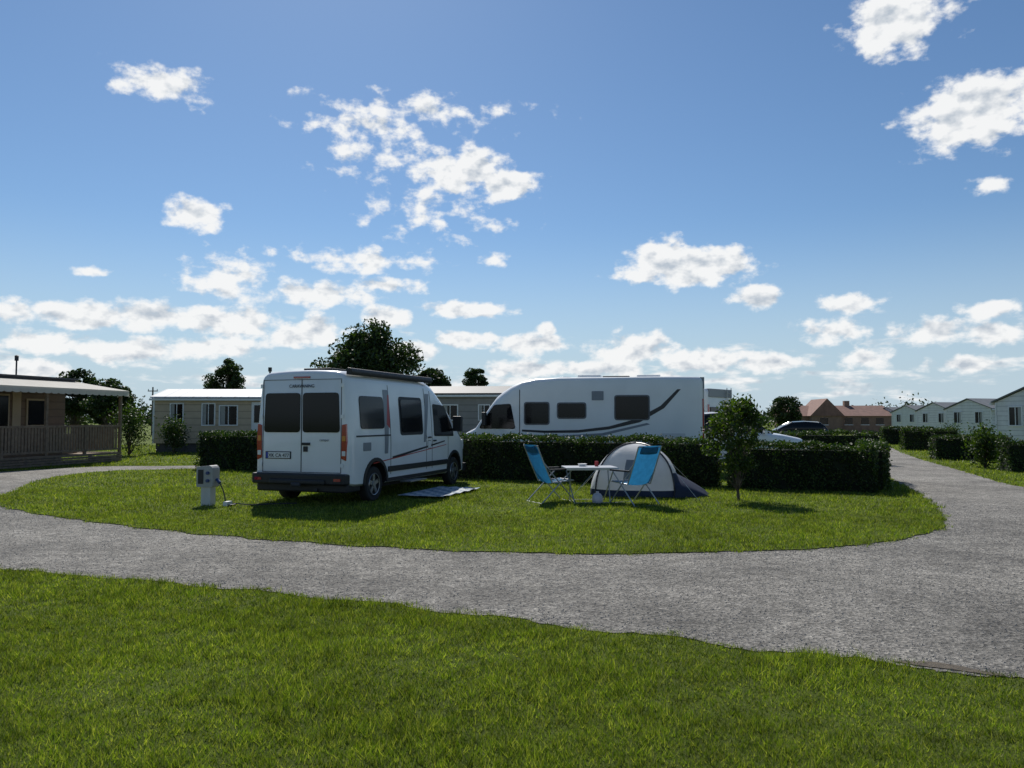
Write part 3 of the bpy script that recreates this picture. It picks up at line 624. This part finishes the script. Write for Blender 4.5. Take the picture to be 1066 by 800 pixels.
# ================================================================== buildings
def clap(name,c,s=6.0,st=.5,horiz=True):
    if name in MATS: return MATS[name]
    m,n_,b=nt_new(name); N_=n_.nodes;L_=n_.links; t=N_.new('ShaderNodeTexCoord'); wv=N_.new('ShaderNodeTexWave'); wv.wave_profile='SAW'; wv.bands_direction='Z' if horiz else 'X'; wv.inputs['Scale'].default_value=s*.5/math.pi*1.0
    L_.new(t.outputs['Object'],wv.inputs['Vector']); n=noise(N_,L_,t,3,5,.6)
    r=N_.new('ShaderNodeValToRGB'); r.color_ramp.elements[0].color=(*[q*.5 for q in c],1); r.color_ramp.elements[1].color=(*c,1); r.color_ramp.elements[1].position=.18; L_.new(wv.outputs['Fac'],r.inputs[0])
    mr=N_.new('ShaderNodeMapRange'); mr.inputs[1].default_value=.3;mr.inputs[2].default_value=.7;mr.inputs[3].default_value=.85;mr.inputs[4].default_value=1.05; L_.new(n.outputs['Fac'],mr.inputs[0])
    v=N_.new('ShaderNodeVectorMath'); v.operation='SCALE'; L_.new(r.outputs[0],v.inputs[0]); L_.new(mr.outputs[0],v.inputs['Scale']); L_.new(v.outputs[0],b.inputs['Base Color'])
    bp=N_.new('ShaderNodeBump'); bp.inputs['Strength'].default_value=st; bp.inputs['Distance'].default_value=.02; L_.new(wv.outputs['Fac'],bp.inputs['Height']); L_.new(bp.outputs[0],b.inputs['Normal']); b.inputs['Roughness'].default_value=.6
    MATS[name]=m; return m
TRIM=mat('white_trim',(.72,.73,.73),.5,var=.08)
def window(mb,face,u,z0,wd,ht,L_,W_,fr=TRIM):
    def P(u_,o,z): return {'f':(u_,-W_/2-o,z),'b':(u_,W_/2+o,z),'l':(-L_/2-o,u_,z),'r':(L_/2+o,u_,z)}[face]
    def bx(u0,u1,o0,o1,a,b,m_): mb.b2(P(u0,o0,a),P(u1,o1,b),m_)
    t=.055
    bx(u-wd/2,u+wd/2,-.03,.012,z0,z0+ht,GLASS)
    bx(u-wd/2-t,u-wd/2,-.02,.04,z0-t,z0+ht+t,fr); bx(u+wd/2,u+wd/2+t,-.02,.04,z0-t,z0+ht+t,fr)
    bx(u-wd/2,u+wd/2,-.02,.038,z0+ht,z0+ht+t,fr); bx(u-wd/2,u+wd/2,-.02,.06,z0-t,z0,fr); bx(u-.018,u+.018,0,.03,z0,z0+ht,fr)
    bx(u-wd/2+.01,u-wd/2+wd*.3,.0125,.0145,z0+.01,z0+ht-.01,mat('curtain',(.35,.35,.33),.8,var=.2,scale=8))
def mobile_home(loc,th,L_,W_,hw,hr,wall,roof,wins,door=None,name='mobile_home'):
    e_=empty(name,(*loc,0),th); mb=MB()
    z0=.45
    mb.b2((-L_/2,-W_/2,z0),(L_/2,W_/2,hw),wall); 
    for s in (-1,1):
        x=s*L_/2
        mb.prism([(-W_/2,hw),(W_/2,hw),(0,hw+hr)],lambda p:(x,p[0],p[1]),lambda p:(x-s*.06,p[0],p[1]),wall)
    mb.build('walls',e_)
    mb=MB(); ov=.16
    for s in (-1,1):
        a=Vector((0,0,hw+hr+.03)); b_=Vector((0,s*(W_/2+ov),hw-ov*hr/(W_/2)+.03))
        x0,x1=-L_/2-.12,L_/2+.12
        mb.add([(x0,a.y,a.z),(x1,a.y,a.z),(x1,b_.y,b_.z),(x0,b_.y,b_.z),(x0,a.y,a.z+.06),(x1,a.y,a.z+.06),(x1,b_.y,b_.z+.06),(x0,b_.y,b_.z+.06)],[(0,1,2,3),(4,7,6,5),(0,4,5,1),(2,6,7,3),(0,3,7,4),(1,5,6,2)],roof)
    mb.build('roof',e_)
    mb=MB()
    for s in (-1,1):
        mb.b2((-L_/2-.13,s*(W_/2+ov),hw-.13),(L_/2+.13,s*(W_/2+ov+.07),hw-.03),TRIM)
        for x in (-L_/2,L_/2): mb.b2((x-.04 if x<0 else x-.05,s*(W_/2-.05) ,z0),(x+.05 if x<0 else x+.04,s*(W_/2+.012),hw-.02),TRIM)
    for u in wins: window(mb,*u,L_,W_)
    if door:
        f,u=door
        if f=='f': mb.b2((u-.45,-W_/2-.03,z0+.02),(u+.45,-W_/2+.02,z0+2.0),TRIM); mb.b2((u-.32,-W_/2-.04,z0+1.0),(u+.32,-W_/2-.02,z0+1.85),GLASS); mb.b2((u-.5,-W_/2-.5,0),(u+.5,-W_/2-.035,.22),SEAM)
        else: mb.b2((-L_/2-.03,u-.45,z0+.02),(-L_/2+.02,u+.45,z0+2.0),TRIM); mb.b2((-L_/2-.04,u-.32,z0+1.0),(-L_/2-.02,u+.32,z0+1.85),GLASS)
    mb.b2((-L_/2+.1,-W_/2+.1,0),(L_/2-.1,W_/2-.1,z0),mat('skirting',(.08,.08,.08),.9,var=.3))
    mb.build('trim_and_windows',e_); return e_
TAUPE=clap('taupe_cladding',(.50,.40,.29)); GREYC=clap('grey_cladding',(.26,.25,.24)); WC=clap('white_cladding',(.70,.71,.71),9,.7)
RLT=clap('light_metal_roof',(.55,.56,.57),3,.3,False); RGR=mat('grey_roof',(.16,.17,.18),.7,var=.3,scale=3); RDK=mat('dark_roof',(.05,.05,.055),.6,var=.3)
mobile_home((-13.0,39.5),R(4),9.0,4.0,2.65,.42,TAUPE,RLT,[('f',-3.4,1.45,.55,.9),('f',-1.9,1.35,.55,1.0),('f',-.95,1.35,.8,.9),('f',2.2,1.4,1.0,.9),('l',0,1.4,.9,.9)],('f',.6))
mobile_home((-1.4,40),R(-5),5.6,4.0,2.85,.4,GREYC,RDK,[('f',-1.5,1.6,.7,.7),('f',.2,1.6,.5,.7),('l',0,1.4,.9,.9)],('f',1.4))
for i,(x,y) in enumerate(((26.0,34.5),(37.2,58.5),(41.6,71),(46.6,86),(50.5,98),(55.2,112),(60,128))):
    mobile_home((x,y),R(16+3*(i%2)),6.6,3.8,2.4,.7,WC,RGR,[('l',-.9,1.35,.6,.8),('l',.9,1.35,.6,.8),('f',-1.8,1.4,.7,.8),('f',.4,1.4,.9,.8)],('f',2.2),name='white_chalet')
def house(loc,th):
    e_=empty('brick_house',(*loc,0),th); BR=mat('brick_wall',(.28,.18,.13),.9,var=.3,scale=2); TI=mat('clay_tiles',(.25,.14,.11),.85,var=.35,scale=2)
    def blk(x0,x1,y0,y1,h,r,ax,nm):
        mb=MB(); mb.b2((x0,y0,0),(x1,y1,h),BR)
        if ax=='x':
            my=(y0+y1)/2; pr=[(y0-.3,h-.05),(y1+.3,h-.05),(my,h+r)]; mb.prism(pr,lambda p:(x0-.2,p[0],p[1]),lambda p:(x1+.2,p[0],p[1]),TI)
        else:
            mx_=(x0+x1)/2; pr=[(x0-.3,h-.05),(x1+.3,h-.05),(mx_,h+r)]; mb.prism(pr,lambda p:(p[0],y0-.2,p[1]),lambda p:(p[0],y1+.2,p[1]),TI)
        mb.build(nm,e_)
    blk(-6,8,0,7,2.1,1.3,'x','main_wing'); blk(-3.2,.8,-1.5,5,2.1,2.1,'y','gable_wing'); blk(8.2,13,1,6,2.0,1.0,'x','side_wing')
    mb=MB(); mb.b2((2.8,3.2,3.2),(3.5,3.9,4.0),BR)
    for x in (-5,-1.6,2.2,4.4,6.4): mb.b2((x-.5,-1.56 if x==-1.6 else -.04,1),(x+.5,-1.45 if x==-1.6 else .05,1.8),GLASS); mb.b2((x-.6,-1.60 if x==-1.6 else -.08,.9),(x+.6,-1.5 if x==-1.6 else 0,.98),TRIM)
    mb.build('windows_and_chimney',e_); return e_
h_=house((40.0,96),R(-4)); h_.scale=(.9,.9,1.0)

cb_=empty('terrace_cabin',(-15.0,29.6,0),0)
d1=Vector((-.25,-.968,0)).normalized()
cb_.rotation_euler=(0,0,math.atan2(d1.y,d1.x))
WOOD=clap('brown_cladding',(.15,.10,.065),7); DECK=mat('deck_wood',(.22,.16,.11),.85,var=.4,scale=9); CANV=mat('canvas_canopy',(.66,.63,.56),.8,var=.12,scale=2,trans=.3); BEIGE=mat('beige_panel',(.42,.34,.24),.8,var=.15,scale=2)
mb=MB(); Lc=10
mb.b2((0.3,-2.4,.45),(Lc,-6.2,2.95),WOOD); mb.b2((0.4,-2.5,0),(Lc-.1,-6.1,.45),SEAM); mb.build('walls',cb_)
mb=MB(); mb.b2((.05,-2.2,2.96),(Lc+.2,-6.4,3.14),RDK); mb.b2((-.02,-2.1,3.14),(Lc+.25,-6.5,3.2),RDK); mb.build('roof',cb_)
mb=MB()
mb.b2((0,0,.28),(Lc,-2.38,.36),DECK)
for i in range(8): mb.b2((i*1.4,-.04,0),(i*1.4+.1,-.14,.28),DECK)
for k_ in range(3): mb.b2((0,.0,.02+.085*k_),(Lc,.03,.09+.085*k_),DECK)
mb.build('deck',cb_)
mb=MB()
for x in [0,1.7,3.4,5.1,6.8,8.5]: mb.b2((x,-.02,.36),(x+.09,-.11,2.62 if x in (0,3.4,6.8) else 1.36),DECK)
for z in (.45,1.32): mb.b2((0.09,-.03,z),(Lc,-.09,z+.07),DECK)
x=.2
while x<Lc: mb.b2((x,-.045,.52),(x+.085,-.07,1.32),DECK); x+=.125
y=-.2
while y>-2.3: mb.b2((.02,y,.52),(.045,y-.085,1.32),DECK); y-=.125
mb.b2((.0,-.12,1.32),(.07,-2.38,1.39),DECK); mb.b2((.0,-.12,.45),(.07,-2.38,.52),DECK)
mb.build('railing',cb_)
mb=MB(); mb.add([(-.15,.15,2.62),(Lc,.15,2.62),(Lc,-2.42,3.02),(-.15,-2.42,3.02),(-.15,.15,2.70),(Lc,.15,2.70),(Lc,-2.42,3.1),(-.15,-2.42,3.1)],[(0,1,2,3),(4,7,6,5),(0,4,5,1),(2,6,7,3),(0,3,7,4),(1,5,6,2)],CANV)
x=-.15
while x<Lc-.3: mb.add([(x,.155,2.64),(x+.3,.155,2.64),(x+.3,.155,2.52),(x+.22,.155,2.49),(x+.08,.155,2.49),(x,.155,2.52)],[(0,1,2,3,4,5)],CANV); x+=.302
mb.build('canopy',cb_)
mb=MB()
for x,wd,z0,z1 in ((1.6,.8,1.4,2.3),(3.3,.9,.5,2.45),(5.2,1.6,.5,2.45),(8,1,1.4,2.3)):
    mb.b2((x-wd/2-.07,-2.36,z0-.07),(x+wd/2+.07,-2.41,z1+.07),BEIGE); mb.b2((x-wd/2,-2.34,z0),(x+wd/2,-2.365,z1),GLASS)
for x in (2.3,4.2,6.6): mb.b2((x,-2.37,.47),(x+.35,-2.41,2.6),BEIGE)
mb.b2((1.2,-.9,.36),(1.9,-1.5,1.08),BEIGE); mb.build('windows_and_doors',cb_)
mb=MB(); mb.b2((-.35,-.5,0),(0,-1.5,.17),DECK); mb.build('step',cb_)

def pole(loc,h,arm):
    e_=empty('utility_pole',(*loc,0)); mb=MB(); mb.cyl((0,0,0),(0,0,h),.11,mat('pole_wood',(.12,.1,.08),.9,var=.3),r1=.07,n=10)
    if arm: mb.b2((-.5,-.04,h-.45),(.5,.04,h-.36),SEAM); [mb.cyl((x,0,h-.36),(x,0,h-.2),.04,TRIM,n=8) for x in (-.45,0,.45)]
    else: mb.b2((-.12,-.12,h-.1),(.12,.12,h+.25),SEAM)
    mb.build('pole',e_)
pole((-20.2,64),5.7,False); pole((-36.5,78),4.9,True)
lp=empty('street_lamp',(-19.4,30,0)); mb=MB(); mb.cyl((0,0,0),(0,0,3.9),.03,SEAM,n=10); mb.b2((-.05,-.05,3.9),(.05,.05,4.08),SEAM); mb.cyl((0,0,4.08),(0,0,4.12),.09,SEAM,r1=.03); mb.build('lamp',lp)

# ================================================================== tent
tent=empty('dome_tent',(2.66,16.5,0),R(-12))
TW=mat('tent_pale',(.80,.82,.84),.7,var=.12,scale=3,bump=.25,bscale=9,trans=.5); TN=mat('tent_navy',(.02,.03,.07),.7,var=.2,scale=3,trans=.2); TG=mat('tent_grey',(.22,.25,.29),.7,var=.2,scale=3,trans=.3)
nT,nP=48,14; vv=[]; 
for j in range(nP+1):
    ph=j/nP*math.pi/2
    for i in range(nT):
        t=2*math.pi*i/nT; c,s=math.cos(t),math.sin(t); k_=(abs(c)**4+abs(s)**4)**(-.25)
        pole_=abs(math.cos(2*t)); rad=k_*(math.cos(ph)**.9 if j<nP else 0); sag=1-.09*pole_*math.sin(2*ph)
        wob=1+.012*math.sin(9*t+3*ph)+.01*math.sin(17*t-5*ph)
        vv.append((.96*rad*c*sag*wob,.86*rad*s*sag*wob,.03+1.06*math.sin(ph)**.95*(1-.05*pole_*math.cos(ph))))
mb=MB(); grp={}
for j in range(nP):
    for i in range(nT):
        a=360*(i+.5)/nT; q=(j*nT+i,j*nT+(i+1)%nT,(j+1)*nT+(i+1)%nT,(j+1)*nT+i)
        hgt=j/nP
        if 225<a<315:
            mt=TW
            if 258<a<285 and .1<hgt<.45: mt=TG
        elif a>=315 or a<45: mt=TW if hgt>.25 else TN
        elif 135<a<=225: mt=TG if (hgt<.5 and 165<a<195) else TW
        else: mt=TW
        if hgt<.07: mt=TN
        grp.setdefault(mt.name,[mt,[]])[1].append(q)
first=True
for k_,(mt,fs) in grp.items():
    if first: mb.add(vv,fs,mt); first=False
    else:
        i=mb.mi(mt)
        for q in fs: mb.f.append(q); mb.m.append(i)
mb.build('fly_sheet',tent,smooth=60)
mb=MB(); PB=mat('tent_pole',(.03,.03,.035),.4)
for a in (45,135,225,315):
    i=int(a/360*nT); mb.tube([Vector(vv[j*nT+i])*1.01 for j in range(nP+1)],.018,PB,6)
for a,dd in ((45,1.9),(135,1.9),(225,1.8),(315,1.8)):
    i=int(a/360*nT); p=Vector(vv[7*nT+i]); q=Vector((math.cos(R(a))*dd,math.sin(R(a))*dd*.9,0)); mb.cyl(p,q,.004,PLATE,n=4); mb.cyl(q,q+Vector((0,0,.06)),.008,ALU,n=6)
mb.build('poles_and_guys',tent)
mb=MB(); pv=[];n=12
for j in range(9):
    u=j/8; x=.80+.68*u; hh_=.42*(1-u)**.8+.05; ww_=.8*(1-u*.55)
    for i in range(n+1):
        t=math.pi*i/n; pv.append((x+.02*math.sin(5*t),-math.cos(t)*ww_,max(.02,hh_*math.sin(t)**.7)))
mb.add(pv,[(j*(n+1)+i,j*(n+1)+i+1,(j+1)*(n+1)+i+1,(j+1)*(n+1)+i) for j in range(8) for i in range(n)],TN)
mb.build('porch',tent,smooth=60)

# ================================================================== chairs and table
def chair(loc,th):
    e_=empty('camping_chair',(*loc,0.0),th); mb=MB(); r=.012
    for s in (-1,1):
        x=s*.27
        mb.tube([(x,.30,.43),(x,-.18,.40),(x,-.36,.78),(x,-.50,1.10)],r,TUBE); 
        mb.tube([(x*1.04,.34,.012),(x*1.04,-.24,.63)],r,TUBE); mb.tube([(x*1.08,-.42,.012),(x*1.08,.24,.62)],r,TUBE)
        mb.box((x*1.1,.02,.645),(.05,.56,.03),BLKP)
        mb.tube([(x,-.36,.78),(x*1.1,-.24,.64)],r*.8,TUBE)
    mb.tube([(-.28,.34,.012),(.28,.34,.012)],r,TUBE); mb.tube([(-.29,-.42,.012),(.29,-.42,.012)],r,TUBE); mb.tube([(-.27,-.50,1.10),(.27,-.50,1.10)],r,TUBE); mb.tube([(-.27,.30,.43),(.27,.30,.43)],r,TUBE)
    mb.build('frame',e_,smooth=50)
    path=[(.31,.44),(.15,.405),(0,.39),(-.14,.395),(-.19,.44),(-.27,.60),(-.36,.79),(-.43,.95),(-.505,1.11)]
    v=[];f=[];n=8
    for j,(y,z) in enumerate(path):
        for i in range(n+1):
            x=-.26+.52*i/n; sg=.03*(1-(x/.26)**2); v.append((x,y-(sg if j>4 else 0),z-(sg if j<=4 else 0)+.008))
    for j in range(len(path)-1):
        for i in range(n): a=j*(n+1)+i; f.append((a,a+1,a+n+2,a+n+1))
    m2=MB(); m2.add(v,f,BLUEF); m2.build('sling',e_,smooth=60)
    m2=MB(); m2.box((0,-.47,1.03),(.4,.06,.12),BLUEF,Matrix.Rotation(R(24),3,'X')); m2.build('headrest',e_,bevel=.02)
    return e_
chair((.80,15.0),R(-63)); chair((2.28,14.55),R(30))
tb=empty('camping_table',(1.5,14.95,0),R(5)); mb=MB()
mb.b2((-.5,-.33,.665),(.5,.33,.69),mat('table_top',(.42,.44,.47),.4,var=.1)); mb.build('top',tb,bevel=.008)
mb=MB()
for sx in (-1,1):
    mb.tube([(sx*.42,-.28,.66),(sx*.34,.30,.01)],.012,TUBE); mb.tube([(sx*.42,.28,.66),(sx*.34,-.30,.01)],.012,TUBE)
for y in (-.3,.3): mb.tube([(-.34,y,.02),(.34,y,.02)],.012,TUBE)
mb.b2((-.5,-.34,.64),(.5,-.333,.68),ALU); mb.b2((-.5,.333,.64),(.5,.34,.68),ALU)
mb.build('legs',tb,smooth=50)
mb=MB(); mb.lathe((.15,.05,.69),(0,0,1),[(.001,0),(.035,0),(.037,.05),(.036,.1),(.001,.1)],RED,16); mb.build('mug',tb,smooth=50)
mb=MB(); mb.lathe((-.12,.1,.69),(0,0,1),[(.001,0),(.06,0),(.09,.05),(.085,.05),(.001,.012)],PLATE,20); mb.build('bowl',tb,smooth=50)
bt=empty('water_canister',(1.62,14.65,0)); mb=MB(); mb.lathe((0,0,.02),(0,0,1),[(.001,0),(.09,0),(.1,.03),(.1,.12),(.07,.17),(.03,.19),(.03,.22),(.001,.22)],mat('plastic_pale',(.55,.5,.52),.35),20); mb.build('canister',bt,smooth=45)

# ================================================================== electric hook-up pedestal
ep=empty('electric_hookup_post',(-5.62,14.25,0),R(-14)); PG=mat('pedestal_grey',(.36,.36,.35),.55,var=.15); mb=MB()
mb.prism(rpoly([(-.17,.36),(.17,.36),(.17,.70),(.12,.76),(-.17,.73)],.03),lambda p:(p[0],-.1,p[1]),lambda p:(p[0],.12,p[1]),PG)
mb.b2((-.09,-.07,.0),(.11,.09,.36),mat('pedestal_white',(.55,.55,.53),.5,var=.15)); mb.b2((-.13,-.11,.42),(-.02,-.10,.68),BLKP)
mb.build('cabinet',ep,bevel=.01)
mb=MB(); BL=mat('socket_blue',(.02,.05,.16),.4)
for z in (.48,.62): mb.cyl((.08,-.14,z),(.08,-.1,z),.03,BL,n=14)
mb.cyl((.19,0,.5),(.27,-.02,.44),.03,BL,n=12); mb.build('sockets',ep)
mb=MB(); pts=crom([(.27,-.02,.44),(.36,-.04,.3),(.42,-.05,.1),(.5,-.1,.05),(.55,.05,.05),(.42,.1,.06),(.62,.12,.05),(.9,.05,.05),(1.2,.3,.05),(1.6,.5,.05)],6,False); mb.tube(pts,.011,mat('cable',(.03,.03,.03),.6),6)
mb.box((.46,-.05,.07),(.08,.16,.08),PLATE)
mb.build('cable',ep)
print('BUILT')
